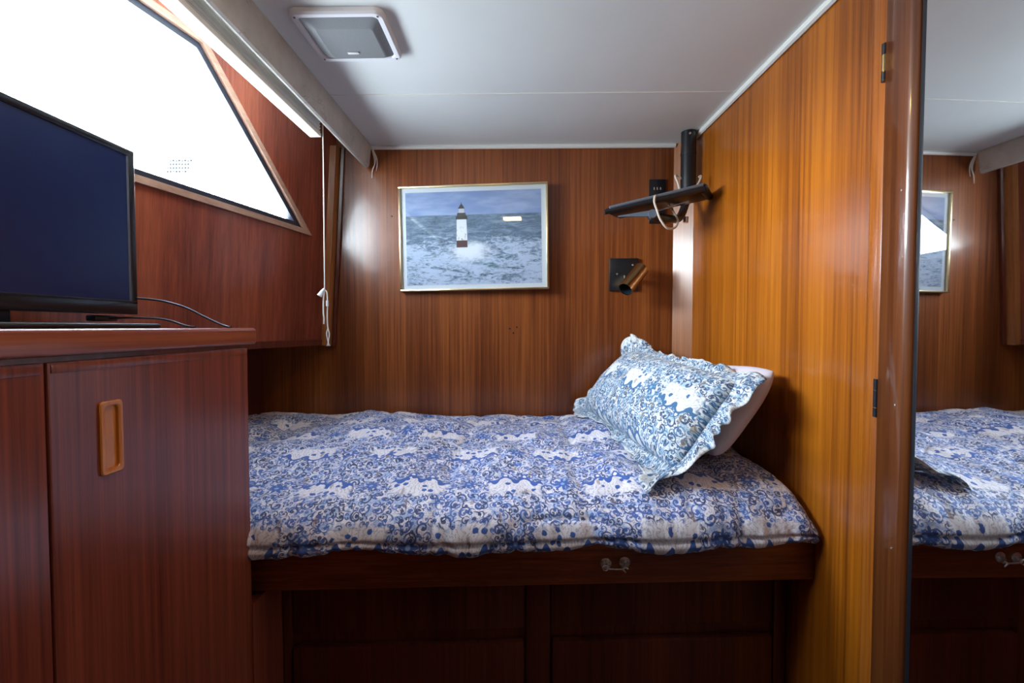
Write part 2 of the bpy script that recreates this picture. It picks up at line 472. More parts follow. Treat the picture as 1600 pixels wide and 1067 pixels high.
# mirror-faced door, hung a touch open
def slab_m(y0, y1, off0, off1, z0, z1, bev=0.0):
    xm = lambda y: XP(.79) - .004 - .045 * (y - .79)
    a, b = xm(y0), xm(y1)
    return MB().hexa([(a - off1, y0, z0), (a - off0, y0, z0), (b - off0, y1, z0), (b - off1, y1, z0),
                      (a - off1, y0, z1), (a - off0, y0, z1), (b - off0, y1, z1), (b - off1, y1, z1)], bev)
d1 = struct(slab_m(.10, .800, -.04, -.0045, ZF, .85).build('door_1', 'mahog_dk'))
mr = thing('mirror', (.690, .45, -1.0), 'tall frameless mirror on the door beside the wooden jamb', 'mirror')
slab_m(.115, .789, -.0042, 0, -1.0, .74).build('mirror_glass', 'mirror', mr)
slab_m(.7892, .7985, -.0042, -.001, -1.0, .74, .0008).build('edge_strip', 'black', mr)
struct(slab_r(YR, .10, -.03, 0, ZF, .85).build('wall_right_rear', 'teak'))
struct(MB().box(-1.6, .85, YR - .03, YR, ZF, .85).build('wall_rear', 'teak'))

# left: upper panel with the window opening, hull niche under it
WA, WB_, WC_, WD = (1.6, .364), (1.20, .737), (.42, .737), (.42, .364)       # glass opening (y, z)
def PLW(y, z, off=0.0):      # point on the left wall, off = towards the cabin
    return Vector((XL(y, z), y, z)) + Vector((.98, -.196, -.057)) * off
def offset_poly(poly, d):
    n = len(poly); out = []
    cx = sum(p[0] for p in poly) / n; cy = sum(p[1] for p in poly) / n
    lines = []
    for i in range(n):
        a, b = poly[i], poly[(i + 1) % n]
        ex, ey = b[0] - a[0], b[1] - a[1]; l = math.hypot(ex, ey); nx, ny = ey / l, -ex / l
        if (nx * ((a[0] + b[0]) / 2 - cx) + ny * ((a[1] + b[1]) / 2 - cy)) < 0: nx, ny = -nx, -ny
        lines.append((a[0] + nx * d, a[1] + ny * d, ex, ey))
    for i in range(n):
        x1, y1, dx1, dy1 = lines[i - 1]; x2, y2, dx2, dy2 = lines[i]
        t = ((x2 - x1) * dy2 - (y2 - y1) * dx2) / (dx1 * dy2 - dy1 * dx2)
        out.append((x1 + dx1 * t, y1 + dy1 * t))
    return out
ZLB = -.058
def wall_quad(mb, q, off0, off1):
    mb.ring([[PLW(*p, off1) for p in q], [PLW(*p, off0) for p in q]])
wl = MB()
LL, LR, UR, UL = (YR, ZLB), (YB, ZLB), (YB, .82), (YR, .82)
H_ = offset_poly([WA, WB_, WC_, WD], .012)
for q in ([LL, LR, H_[0], H_[3]], [LR, UR, H_[1], H_[0]], [UR, UL, H_[2], H_[1]], [UL, LL, H_[3], H_[2]]):
    wall_quad(wl, q, -.028, 0)
wall_quad(wl, [(YR, ZF), (YCE, ZF), (YCE, ZLB), (YR, ZLB)], -.028, 0)
wl = struct(wl.build('wall_left', 'mahog', smooth=False))
lp = MB()
lp.ring([[PLW(YCE, ZLB + .012, .004), PLW(1.795, ZLB + .012, .004), PLW(1.795, ZLB + .012, -.03), PLW(YCE, ZLB + .012, -.03)],
         [PLW(YCE, ZLB - .010, .004), PLW(1.795, ZLB - .010, .004), PLW(1.795, ZLB - .010, -.03), PLW(YCE, ZLB - .010, -.03)]])
lp.build('bottom_lip', 'mahog_dk', wl)
struct(MB().prism([(-1.10, YCE - .1, ZLB - .004), (XL(YCE, ZLB) , YCE - .1, ZLB - .004), (XL(YB, ZLB) - .01, YB, ZLB - .004), (-1.10, YB, ZLB - .004)], (0, 0, .012)).build('niche_top', 'mahog_dk'))
nw = struct(MB().box(-1.07, -1.03, YCE - .1, YB, ZF, ZLB + .01).build('wall_left_niche', 'mahog_dk'))
MB().box(-1.03, -.905, YCE - .03, YCE + .004, ZF, ZLB).build('end_board', 'mahog_dk', nw)
# corner post on the left
cp = MB()
cp.ring([[(XL(1.765, z) + .000, 1.762, z), (XL(1.765, z) + .024, 1.762, z), (XL(1.765, z) + .030, 1.799, z), (XL(1.765, z) - .01, 1.799, z)] for z in (ZLB - .014, .70)])
struct(cp.build('trim_5', 'post'))
cp = MB()
cp.ring([[(XL(1.79, z) + .030, 1.786, z), (XL(1.79, z) + .040, 1.788, z), (XL(1.79, z) + .041, 1.799, z), (XL(1.79, z) + .02, 1.799, z)] for z in (ZLB - .014, .70)])
struct(cp.build('trim_6', 'mahog_dk'))

# window: gasket, lit wooden frame, pane
WIN = [WA, WB_, WC_, WD]
def frame_ring(WIN, d0, d1, o0, o1):
    mb = MB(); a = offset_poly(WIN, d0); b = offset_poly(WIN, d1); n = len(WIN)
    for i in range(n):
        j = (i + 1) % n
        mb.ring([[PLW(*a[i], o0), PLW(*b[i], o0), PLW(*b[i], o1), PLW(*a[i], o1)],
                 [PLW(*a[j], o0), PLW(*b[j], o0), PLW(*b[j], o1), PLW(*a[j], o1)]])
    return mb
def window(name, poly):
    wo = bpy.data.objects.new(name, None); COL.objects.link(wo); wo.location = PLW(*poly[-1]) + Vector((0, 0, E)); struct(wo)
    frame_ring(poly, -.006, .0125, -.027, -.001).build('gasket', 'gasket', wo, smooth=False)
    frame_ring(poly, .010, .027, -.001, .010).build('window_frame', 'frame_wood', wo, smooth=False)
    pn = MB(); a = offset_poly(poly, -.001); pn.ring([[PLW(*p, -.020) for p in a], [PLW(*p, -.024) for p in a]]); pn.build('pane', 'pane', wo, smooth=False)
window('window_1', WIN)

# =================================================================== berth
berth = thing('berth', (0, 1.35, ZF), 'built-in dark mahogany berth base below the patterned quilt', 'bed')
def slab_f(x0, x1, d0, d1, z0, z1, bev=0.0, mb=None):
    mb = mb or MB()
    return mb.hexa([(x0, YF(x0) + d0, z0), (x1, YF(x1) + d0, z0), (x1, YF(x1) + d1, z0), (x0, YF(x0) + d1, z0),
                    (x0, YF(x0) + d0, z1), (x1, YF(x1) + d0, z1), (x1, YF(x1) + d1, z1), (x0, YF(x0) + d1, z1)], bev)
rail = slab_f(-.66, .675, 0, .03, -.578, -.482, .004).build('front_rail', 'mahog_x', berth)
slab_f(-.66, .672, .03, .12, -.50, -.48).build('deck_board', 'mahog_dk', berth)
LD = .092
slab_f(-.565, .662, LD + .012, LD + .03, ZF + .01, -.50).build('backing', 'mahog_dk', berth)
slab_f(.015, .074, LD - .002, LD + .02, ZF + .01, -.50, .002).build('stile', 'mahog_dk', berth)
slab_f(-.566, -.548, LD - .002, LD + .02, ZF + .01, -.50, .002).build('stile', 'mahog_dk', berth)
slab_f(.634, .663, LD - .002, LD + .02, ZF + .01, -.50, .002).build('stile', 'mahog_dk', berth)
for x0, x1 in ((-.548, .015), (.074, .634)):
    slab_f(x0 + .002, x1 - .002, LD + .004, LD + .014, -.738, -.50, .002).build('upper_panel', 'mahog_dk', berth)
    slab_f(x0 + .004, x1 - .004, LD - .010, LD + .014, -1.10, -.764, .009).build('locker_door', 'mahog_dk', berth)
# return panel that carries the cabinet side below the berth
MB().box(XC - .02, XC, YCE + .002, 1.10, ZF + .005, -.59).build('return_panel', 'mahog', berth)

# mattress under the quilt (its edge shows nowhere, it carries the bedding)
def hook(x, z):
    y = YF(x)
    h = thing('cabin_hook', (x, y, z), 'small chrome cabin hook and eye on the berth rail', 'hook')
    for s, zz in ((-1, .003), (1, .006)):
        cx = x + s * .021
        pl = MB(); pl.tube([(cx, y, z + zz), (cx, y - .0025, z + zz), (cx, y - .004, z + zz)], [.0125, .0125, .009], 18); p = pl.build('rosette', 'chrome', h)
        pl = MB(); pl.tube([(cx, y - .002, z + zz), (cx, y - .013, z + zz - .002)], [.005, .0035], 10); pl.build('stud', 'chrome', p)
    rod = MB(); pts = [(x - .021, y - .012, z - .002), (x - .012, y - .0125, z - .004), (x + .012, y - .0125, z - .004), (x + .021, y - .012, z - .001), (x + .026, y - .011, z - .004)]
    rod.tube([tuple(p) for p in catmull(pts, 24)], [.0016 + .0007 * (i % 2) for i in range(24)], 8); rod.build('hook_rod', 'chrome', h)
    rg = MB(); rg.tube([(x - .0235 + .0065 * math.cos(a), y - .013, z - .002 + .0055 * math.sin(a)) for a in np.linspace(0, 2 * math.pi, 20)], .0015, 6); rg.build('hook_eye', 'chrome', h)
    tp = MB(); tp.tube([(x + .014, y - .012, z - .004), (x + .022, y - .012, z - .012)], [.0025, .0012], 8); tp.build('hook_tip', 'chrome', h)
hook(.214, -.533)

# =================================================================== quilt
prof = [(1.788, -.455), (1.786, -.40), (1.775, -.350), (1.72, -.330), (1.55, -.325), (1.36, -.335), (1.20, -.350), (1.09, -.366),
        (1.02, -.386), (.977, -.418), (.960, -.452), (.962, -.478), (.978, -.490), (1.02, -.486)]
NJ, NI = 260, 330
pp = catmull([(0, p[0], p[1]) for p in prof], 900)
arc = [0.0]
for a, b in zip(pp, pp[1:]): arc.append(arc[-1] + (b - a).length)
arc = np.array(arc); tj = np.linspace(0, arc[-1], NJ)
py = np.interp(tj, arc, [p.y for p in pp]); pz = np.interp(tj, arc, [p.z for p in pp])
ny_ = -np.gradient(pz, tj); nz_ = np.gradient(py, tj)      # profile normal, flipped to point out
sgn = -1.0
Q = np.zeros((NI, NJ, 3)); UVQ = np.zeros((NI, NJ, 2))
for i in range(NI):
    s = i / (NI - 1)
    for j in range(NJ):
        y0 = py[j]
        xl, xr = -1.0, XP(y0) - .004
        x = xl + (xr - xl) * s
        wgt = min(max((1.788 - y0) / .76, 0), 1)
        y = y0 + .055 * x * wgt
        dR = .12 - .055 * wgt
        e = 1.0
        if x > xr - dR:
            q = (x - (xr - dR)) / dR; e = max(1 - q ** 3.2, 0) ** (1 / 2.2)
        z = -.485 + (pz[j] - (-.485)) * (e if pz[j] > -.485 else 1)
        # front face withdraws towards the end of the berth
        if x > xr - dR and y0 < 1.1: y += (1 - e) * .030
        front = 1.0 if y0 < 1.02 else max(0, 1 - (y0 - 1.02) / .12)
        edge = min(1, (1 - wgt) * 20 + .0) if y0 > 1.6 else 1
        edge = min(1.0, max(0.0, (1.785 - y0) / .06))
        a1 = nz(x * 4.2, tj[j] * 4.2, 1.3) * .020 + nz(x * 9, tj[j] * 8, 5.1) * .012 + nz(x * 26, tj[j] * 22, 9.) * .0022
        a1 += abs(nz(x * 13 + 3, tj[j] * 6, 2.2)) * .010 - .003 - .006 * math.exp(-(nz(x * 5 + 9, tj[j] * 7, 3.1) / .05) ** 2)
        pk = nz(x * 60, tj[j] * 10, 7.7) * .0018 * front
        t_seam = (arc[-1] - tj[j])                              # distance from hidden hem
        seam = (-.010 * math.exp(-((t_seam - .078) / .005) ** 2) + .005 * nz(x * 70, 3.3) * math.exp(-((t_seam - .078) / .022) ** 2))
        hem = nz(x * 7, 0, 4.4) * .010 * (1 if t_seam < .11 else 0) * min(1, max(0, (.11 - t_seam) / .06))
        quilt = -.006 * math.exp(-(((x * 3.1 + nz(x * 2, tj[j] * 2) * .12) % 1 - .5) / .05) ** 2) * (1 - .4 * front)
        lift = (nz(x * 1.6 + 4, .3, .0) * .012) * (1 - wgt)
        d = (a1 * (1 - .35 * front) + pk + seam + quilt) * edge * (.35 + .65 * e)
        Q[i, j] = (x, y + sgn * d * -ny_[j] * -1, z + sgn * d * nz_[j] + hem + lift * edge * e)
        UVQ[i, j] = (x * 1.0, tj[j])
Q[..., 1] = np.minimum(Q[..., 1], 1.794)
_in = Q[..., 0] < -.60; Q[..., 1] = np.where(_in, np.maximum(Q[..., 1], YCE + .012), Q[..., 1])      # foot end stays behind the cabinet
for j in range(NJ): Q[:, j, 0] = np.minimum(Q[:, j, 0], XP(Q[:, j, 1]) - .003)
qt = thing('quilt', (0, 1.35, -.48), 'blue and white scroll-print quilt covering the berth', 'quilt')
grid('quilt_cover', Q, UVQ, 'duvet', qt)
# =================================================================== pillows
_top = [j for j in range(NJ) if nz_[j] * sgn > .25]
_QT = Q[:, _top, :].reshape(-1, 3)
def quilt_z(x, y):
    d2 = (_QT[:, 0] - x) ** 2 + (_QT[:, 1] - y) ** 2
    k = int(np.argmin(d2)); return _QT[k, 2] if d2[k] < .0009 else -.6
def pillow_body(c00, c10, c01, c11, T, n=70, m=50, seed=0.0, sag=0.0, pw=.55, crn=.045, pe=2.6, rnd=0.0):
    """closed cushion: c00->c10 along the bottom edge, c01/c11 the top corners"""
    c00, c10, c01, c11 = map(Vector, (c00, c10, c01, c11))
    N = ((c10 - c00).cross(c01 - c00)).normalized()
    L = (c10 - c00).length; H = (c01 - c00).length
    sides = []
    for sg in (1, -1):
        A = np.zeros((n, m, 3)); U = np.zeros((n, m, 2))
        for i in range(n):
            for j in range(m):
                s = -math.cos(math.pi * i / (n - 1)); r = -math.cos(math.pi * j / (m - 1))
                a, b = (s + 1) / 2, (r + 1) / 2
                # edges pulled in between the corners
                pin = crn * (1 - s * s) ; pin2 = crn * (1 - r * r)
                cr_ = 1 - rnd * (s * r) ** 4
                a2 = .5 + s * .5 * (1 - pin2 * .6) * cr_; b2 = .5 + r * .5 * (1 - pin) * cr_
                p = c00.lerp(c10, a2).lerp(c01.lerp(c11, a2), b2)
                th = T * (max(1 - abs(s) ** pe, 0) ** pw) * (max(1 - abs(r) ** pe, 0) ** pw)
                wr = nz(a * L * 12 + seed, b * H * 12, seed) * .007 + nz(a * L * 30, b * H * 24, seed + 3) * .0022
                em = max(0, min(1, (1 - abs(s)) * 5)) * max(0, min(1, (1 - abs(r)) * 5))
                p = p + N * sg * (th + wr * em)
                p.z -= sag * (1 - s * s) * (1 - r) * .5
                A[i, j] = p; U[i, j] = (a * L + seed, b * H + (.4 if sg < 0 else 0))
        sides.append((A, U))
    return sides, N
def pillow_mesh(name, sides, mat, parent):
    (A, U), (B, UB) = sides
    o = grid(name, A, U, mat, parent); n, m, _ = A.shape
    # weld the back half into the same mesh
    bm = bmesh.new(); bm.from_mesh(o.data); uvl = bm.loops.layers.uv.active
    vs = [[bm.verts.new((B[i, j][0], B[i, j][1], B[i, j][2] + E)) for j in range(m)] for i in range(n)]
    for i in range(n - 1):
        for j in range(m - 1):
            f = bm.faces.new((vs[i][j], vs[i][j + 1], vs[i + 1][j + 1], vs[i + 1][j])); f.smooth = True
            for lp_, (a, b) in zip(f.loops, ((i, j), (i, j + 1), (i + 1, j + 1), (i + 1, j))): lp_[uvl].uv = UB[a, b]
    bmesh.ops.remove_doubles(bm, verts=bm.verts, dist=.0004)
    bmesh.ops.recalc_face_normals(bm, faces=bm.faces)
    bm.to_mesh(o.data); bm.free()
    return o

wp = thing('pillow', (.52, 1.38, -.34), 'plain white pillow leaning on the partition behind the ruffled pillow', 'pillow')
ws, _ = pillow_body((.44, 1.66, -.305), (.475, 1.105, -.325), (.580, 1.67, -.150), (.640, 1.125, -.100), .060, seed=2.0, crn=.03, pe=3.2, pw=.5, rnd=.07)
pillow_mesh('pillowcase', ws, 'linen', wp)

sh = thing('ruffled_pillow', (.36, 1.38, -.34), 'pillow in a blue floral sham with ruffled edges, leaning on the white pillow', 'pillow')
C00, C10, C01, C11 = (.232, 1.70, -.300), (.372, 1.075, -.345), (.418, 1.70, -.085), (.540, 1.115, -.130)
ss, NS = pillow_body(C00, C10, C01, C11, .082, seed=5.5, crn=.05, pw=.5, pe=2.8, rnd=.05)
if NS.x > 0: NS = -NS
pillow_mesh('sham_body', ss, 'sham', sh)
# ruffle: a gathered strip round the seam
A = ss[0][0]; n, m, _ = A.shape
rim = [A[i, 0] for i in range(0, n)] + [A[n - 1, j] for j in range(1, m)] + [A[i, m - 1] for i in range(n - 2, -1, -1)] + [A[0, j] for j in range(m - 2, 0, -1)]
rim = [Vector(p) for p in rim]; cl = [0.0]
for a, b in zip(rim, rim[1:] + rim[:1]): cl.append(cl[-1] + (b - a).length)
NT, NR = 520, 8
cen = sum(rim, Vector()) / len(rim)
RP = np.zeros((NT, NR, 3)); RU = np.zeros((NT, NR, 2))
eu = (Vector(C10) - Vector(C00)).normalized(); ev = NS.cross(eu).normalized()
if ev.z < 0: ev = -ev
for i in range(NT):
    d = cl[-1] * i / NT
    k = max(0, min(len(rim) - 1, int(np.searchsorted(cl, d, 'right')) - 1)); f_ = (d - cl[k]) / max(cl[k + 1] - cl[k], 1e-9)
    p = rim[k].lerp(rim[(k + 1) % len(rim)], f_)
    q = p - cen; a_, b_ = q.dot(eu) / .33, q.dot(ev) / .15
    la, lb = abs(a_) ** 5, abs(b_) ** 5
    out = (eu * math.copysign(la, a_) + ev * math.copysign(lb, b_))
    out = (out / max(out.length, 1e-6))
    bottom = max(0, -b_) * (lb / (la + lb + 1e-9))
    corner = min(1, max(0, min(abs(a_), abs(b_)) - .55) * 2.6)
    wdt = .042 + .034 * corner + .014 * nz(d * 9, 3) + .010 * nz(d * 25, 7)
    ph = d * 2 * math.pi / .050 + 6.0 * nz(d * 10, 1.5)
    for j in range(NR):
        r_ = j / (NR - 1)
        rip = math.sin(ph) * .012 * r_ * (.6 + .8 * nz(d * 11, 6.)) + nz(d * 30, r_ * 2) * .010 * r_ + nz(d * 13, 4.4) * .040 * r_ * (.35 + corner)
        curl = NS * (rip + .018 * r_ * r_ * (1 - bottom * 2.0) * nz(d * 5, 8.8) * 1.5 + .014 * bottom * r_)
        pt = p + out * wdt * r_ * (1 - .25 * bottom) + curl + eu * .010 * r_ * math.cos(ph) * la
        pt.z -= .010 * r_ * r_ * (1 - bottom)
        flop = max(0.0, min(1.0, (a_ - .45) * 1.9)) * max(0.0, min(1.0, (-b_ - .3) * 1.6))
        pt += Vector((-.075, -.012, .006)) * r_ * flop
        if flop > .02: pt.z -= .03 * flop * r_
        if pt.z < -.27: pt.z = max(pt.z, quilt_z(pt.x, pt.y) + .004 + .009 * r_ * (1 + math.sin(ph)) * (.5 + nz(d * 17, 3.)))
        RP[i, j] = pt; RU[i, j] = (d * 1.8, r_ * wdt + .9)
RP[..., 1] = np.minimum(RP[..., 1], 1.792)
ro = grid('ruffle', RP, RU, 'sham', sh, closed_u=True)
so = ro.modifiers.new('thickness', 'SOLIDIFY'); so.thickness = .0016

# =================================================================== cabinet on the left
cab = thing('cabinet', (-.72, .4, ZF), 'mahogany side cabinet with tall doors under the television', 'cabinet')
MB().box(-.90, XC - .018, -.75, YCE - .001, ZF + .002, -.036).build('carcass', 'mahog_dk', cab)
MB().box(XC - .02, XC - .004, -.75, YCE, -.060, -.034).build('top_recess', 'mahog_dk', cab)
gy = .535
for y0, y1 in ((gy + .0015, YCE), (.09, gy - .0015), (-.36, .087), (-.75, -.363)):
    d = MB(); d.box(XC - .018, XC, y0, y1, ZF + .004, -.0425, .0022)
    dr = d.build('cabinet_door', 'mahog', cab)
    # moulded strip at the door head
    MB().box(XC - .0005, XC + .0012, y0 + .004, y1 - .004, -.056, -.0455, .0005).build('head_strip', 'mahog', dr)
    if y0 < .5: continue
    hy0, hy1, hz0, hz1 = .600, .636, -.203, -.101
    # recessed finger pull: raised rounded rim around a hollow
    def rr(y0, y1, z0, z1, r, x, n=5):
        pts = []
        for cy, cz, a0 in ((y1 - r, z1 - r, 0), (y0 + r, z1 - r, 90), (y0 + r, z0 + r, 180), (y1 - r, z0 + r, 270)):
            for k in range(n): a = R(a0 + 90 * k / (n - 1)); pts.append((x, cy + r * math.cos(a), cz + r * math.sin(a)))
        return pts
    hp = MB()
    hp.ring([rr(hy0, hy1, hz0, hz1, .006, XC - .001), rr(hy0, hy1, hz0, hz1, .006, XC + .0025), rr(hy0 + .0015, hy1 - .0015, hz0 + .0015, hz1 - .0015, .005, XC + .0040),
             rr(hy0 + .0055, hy1 - .0055, hz0 + .0055, hz1 - .0055, .005, XC + .0040), rr(hy0 + .0075, hy1 - .0075, hz0 + .0075, hz1 - .0075, .005, XC + .0025),
             rr(hy0 + .009, hy1 - .009, hz0 + .009, hz1 - .009, .005, XC - .0145)])
    tag(hp.build('finger_pull', 'handle', dr), 'amber wooden recessed finger pull')

# the door skin must open behind the pull: cut a pocket
for o in [o for o in COL.objects if o.name == 'cabinet_door']:
    cut = MB(); cut.box(XC - .0165, XC + .02, .600 + .004, .636 - .004, -.203 + .004, -.101 - .004)
    co = cut.build('pull_pocket', 'handle')
    bmod = o.modifiers.new('pocket', 'BOOLEAN'); bmod.object = co; bmod.operation = 'DIFFERENCE'; bmod.solver = 'EXACT'
    dg = bpy.context.evaluated_depsgraph_get(); me2 = bpy.data.meshes.new_from_object(o.evaluated_get(dg))
    o.modifiers.clear(); o.data = me2; me2.polygons.foreach_set('use_smooth', [False] * len(me2.polygons)); bpy.data.objects.remove(co)
# continuous counter
ct = MB(); ct.hexa([(-.80 - .2 * .75 - .18, -.75, -.0355), (XC + .008, -.75, -.0355), (XC + .008, YCE + .022, -.0355), (XL(YCE + .022, 0) + .002, YCE + .022, -.0355),
                    (-.80 - .2 * .75 - .18, -.75, -.0015), (XC + .008, -.75, -.0015), (XC + .008, YCE + .022, -.0015), (XL(YCE + .022, 0) + .002, YCE + .022, -.0015)], .006, 4)
tag(ct.build('counter_top', 'mahog_y'), 'dark varnished mahogany counter top carrying the television', 'counter')

# =================================================================== television
tv = thing('television', (-.80, .66, -.0015), 'black flat-screen television standing on the mahogany counter', 'television')
TX, TY0, TY1, TZ0, TZ1 = -.78, .36, .918, .026, .355
MB().box(TX - .045, TX - .006, TY0 + .012, TY1 - .006, TZ0 + .012, TZ1 - .006, .006).build('back_shell', 'tv_black', tv)
def tvbar(y0, y1, z0, z1): return MB().box(TX - .014, TX, y0, y1, z0, z1, .0025, 3)
bz = MB()
bz.box(TX - .014, TX, TY0, TY1, TZ1 - .014, TZ1, .002); bz.box(TX - .014, TX, TY0, TY1, TZ0, TZ0 + .027, .002)
bz.box(TX - .014, TX, TY1 - .015, TY1, TZ0 + .02, TZ1 - .01, .002); bz.box(TX - .014, TX, TY0, TY0 + .015, TZ0 + .02, TZ1 - .01, .002)
bezel = bz.build('bezel', 'tv_black', tv)
MB().box(TX - .0045, TX - .0025, TY0 + .012, TY1 - .0125, TZ0 + .02, TZ1 - .012).build('screen', 'screen', tv)
bi = MB(); bi.hexa([(TX - .004, TY1 - .0185, TZ0 + .027), (TX + .0002, TY1 - .0150, TZ0 + .027), (TX - .003, TY1 - .0135, TZ0 + .027), (TX - .006, TY1 - .0145, TZ0 + .027),
                    (TX - .004, TY1 - .0185, TZ1 - .014), (TX + .0002, TY1 - .0150, TZ1 - .014), (TX - .003, TY1 - .0135, TZ1 - .014), (TX - .006, TY1 - .0145, TZ1 - .014)])
bi.build('bezel_chamfer', 'steel_blue', tv)  # highlight on the black bezel, put in as a blue-grey metal strip
MB().box(TX - .012, TX + .001, TY0 + .004, TY1 - .004, TZ0 + .024, TZ0 + .0275, .001).build('lower_chamfer', 'black', tv)
MB().box(TX - .034, TX - .016, .58, .70, 0.006, TZ0 + .05, .004).build('stand_neck', 'tv_black', tv)
MB().box(TX - .095, TX + .075, .49, .885, -.0015, .0075, .004, 3).build('stand_base', 'black_matt', tv)
MB().box(TX - .05, TX - .03, .855, .905, .012, .024, .003).build('socket', 'black', tv)

def cable(name, pts, r, label):
    t = MB(); t.tube([tuple(p) for p in catmull(pts, 40)], r, 8); o = t.build(name, 'cable'); tag(o, label, 'cable', None); return o
cable('power_cable', [(-.815, .895, .060), (-.79, .925, .060), (-.745, .935, .055), (-.70, .940, .042), (-.665, .943, .024), (-.632, .945, .008), (-.612, .944, .0010), (-.600, .935, .0010)], .0022, 'upper thin black cable arching from behind the television to the counter')
cable('signal_cable', [(-.812, .885, .018), (-.783, .905, .0195), (-.745, .918, .0185), (-.715, .922, .013), (-.690, .922, .0045), (-.672, .920, .0010), (-.66, .915, .0010)], .0022, 'lower thin black cable dropping to the counter by the television foot')

# =================================================================== valance, blind, pull cord
va = thing('valance', (-.59, .9, .62), 'cream padded vinyl window valance running along the ceiling edge', 'valance')
vs_ = []
for y in list(np.linspace(-.6, 1.775, 30)) + [1.783]:
    k = 0 if y < 1.78 else .006
    w_ = .0015 * nz(y * 7, 2)
    pr_ = [(-.606 + k, .626 + k), (-.602 + k, .6205 + k), (-.595, .6185 + k), (-.588 - k, .6215 + k), (-.5845 - k + w_, .630), (-.581 - k + w_, .665), (-.578 - k + w_, .700), (-.580 - k, .7085), (-.600 + k, .7085), (-.606 + k, .70)]
    vs_.append([(p[0], y, p[1]) for p in pr_])
MB().ring(vs_).build('padded_board', 'vinyl', va)
fb = MB()
for pts in ([(-.576, 1.787, .695), (-.566, 1.790, .665), (-.568, 1.791, .640), (-.578, 1.792, .615), (-.581, 1.792, .585)],
            [(-.574, 1.787, .69), (-.561, 1.790, .662), (-.559, 1.792, .640), (-.563, 1.792, .612)], [(-.575, 1.787, .69), (-.570, 1.790, .66), (-.571, 1.792, .630)]):
    fb.tube([tuple(p) for p in catmull(pts, 16)], [.0035 * (1 - i / 17) + .0006 for i in range(16)], 6)
fb.build('frayed_end', 'cord', va)

bl = thing('window_blind', (-.64, .9, .60), 'white pleated window blind drawn up behind the valance', 'blind')
MB().box(-.668, -.612, -.5, 1.45, .668, .70, .003).build('head_rail', 'blind_t', bl)
pleat = None
for k in range(5):
    z = .617 + .0095 * k
    if pleat is None:
        pleat = MB().ring([[(-.6615, y, z), (-.658, y, z + .0042), (-.632, y, z + .0042), (-.6285, y, z), (-.632, y, z - .0042), (-.658, y, z - .0042)] for y in (-.5, 1.443)]).build('pleat', 'blind_w', bl)
    else:
        o = pleat.copy(); COL.objects.link(o); o.location.z += .0095 * k
MB().box(-.6635, -.6275, -.5, 1.446, .600, .612, .002).build('bottom_rail', 'blind_w', bl)

pcx = thing('pull_cord', (-.625, 1.452, -.07), 'long white pull cord hanging from the window blind', 'cord')
MB().tube([(-.623, 1.447, .69), (-.624, 1.45, .45), (-.626, 1.452, .122)], .0017, 8).build('cord', 'cord', pcx)
tb = MB(); tb.tube([tuple(p) for p in [(-.6265, 1.452, .124), (-.634, 1.451, .113), (-.642, 1.450, .101)]], [.004, .007, .0085], 12); tb.build('knob', 'plastic_w', pcx)
tb = MB(); tb.tube([tuple(p) for p in catmull([(-.626, 1.452, .121), (-.630, 1.452, .09), (-.631, 1.452, .05), (-.629, 1.452, .03), (-.630, 1.452, .011)], 24)], .0023, 8); tb.build('tail', 'cord', pcx)
tb = MB(); tb.tube([tuple(p) for p in catmull([(-.627, 1.452, .12), (-.620, 1.452, .115), (-.6175, 1.452, .10), (-.617, 1.452, .07), (-.6185, 1.452, .04), (-.617, 1.452, .0), (-.6125, 1.452, -.020), (-.6155, 1.452, -.042), (-.6165, 1.452, -.05)], 40)], .0019, 8); tb.build('tail', 'cord', pcx)
tb = MB(); tb.tube([tuple(p) for p in catmull([(-.617, 1.4525, -.002), (-.6215, 1.4525, -.02), (-.618, 1.4525, -.042), (-.6165, 1.4525, -.05)], 16)], .0017, 8); tb.build('loop', 'cord', pcx)
tb = MB(); tb.tube([(-.6178, 1.452, .086), (-.6178, 1.452, .068)], .0042, 12); tb.build('toggle', 'plastic_w', pcx)
for s in (-1, 0, 1):
    tb = MB(); tb.tube([(-.6165, 1.452, -.047), (-.6165 + s * .005, 1.452, -.060)], [.0014, .0009], 6); tb.build('frayed_strand', 'cord', pcx)

# =================================================================== framed picture
pt = thing('framed_picture', (-.181, 1.79, .345), 'framed lighthouse seascape under glass on the back wall', 'picture')
PW, PH = .580, .408; rot = R(.95); PC = Vector((-.181, 0, .348))
def pq(a, b, y): # picture plane coordinates; the right side stands a little off the wall
    y -= (a + .29) * math.tan(R(2.0))
    return (PC.x + a * math.cos(rot) - b * math.sin(rot), y, PC.z + a * math.sin(rot) + b * math.cos(rot))
def pbox(a0, a1, b0, b1, y0, y1, bev=0): return MB().hexa([pq(a0, b0, y0), pq(a1, b0, y0), pq(a1, b0, y1), pq(a0, b0, y1), pq(a0, b1, y0), pq(a1, b1, y0), pq(a1, b1, y1), pq(a0, b1, y1)], bev)
fw = .0075
pbox(-PW / 2, PW / 2, PH / 2 - fw, PH / 2, 1.776, 1.7985, .0015).build('frame_bar', 'gold', pt)
pbox(-PW / 2, PW / 2, -PH / 2, -PH / 2 + fw, 1.776, 1.7985, .0015).build('frame_bar', 'gold', pt)
pbox(-PW / 2, -PW / 2 + fw, -PH / 2 + fw, PH / 2 - fw, 1.776, 1.7985, .0015).build('frame_bar', 'gold', pt)
pbox(PW / 2 - fw, PW / 2, -PH / 2 + fw, PH / 2 - fw, 1.776, 1.7985, .0015).build('frame_bar', 'gold', pt)
pbox(-PW / 2 + .004, PW / 2 - .004, -PH / 2 + .004, PH / 2 - .004, 1.786, 1.797).build('mount', 'mount', pt)
iw, ih = PW / 2 - .026, PH / 2 - .024
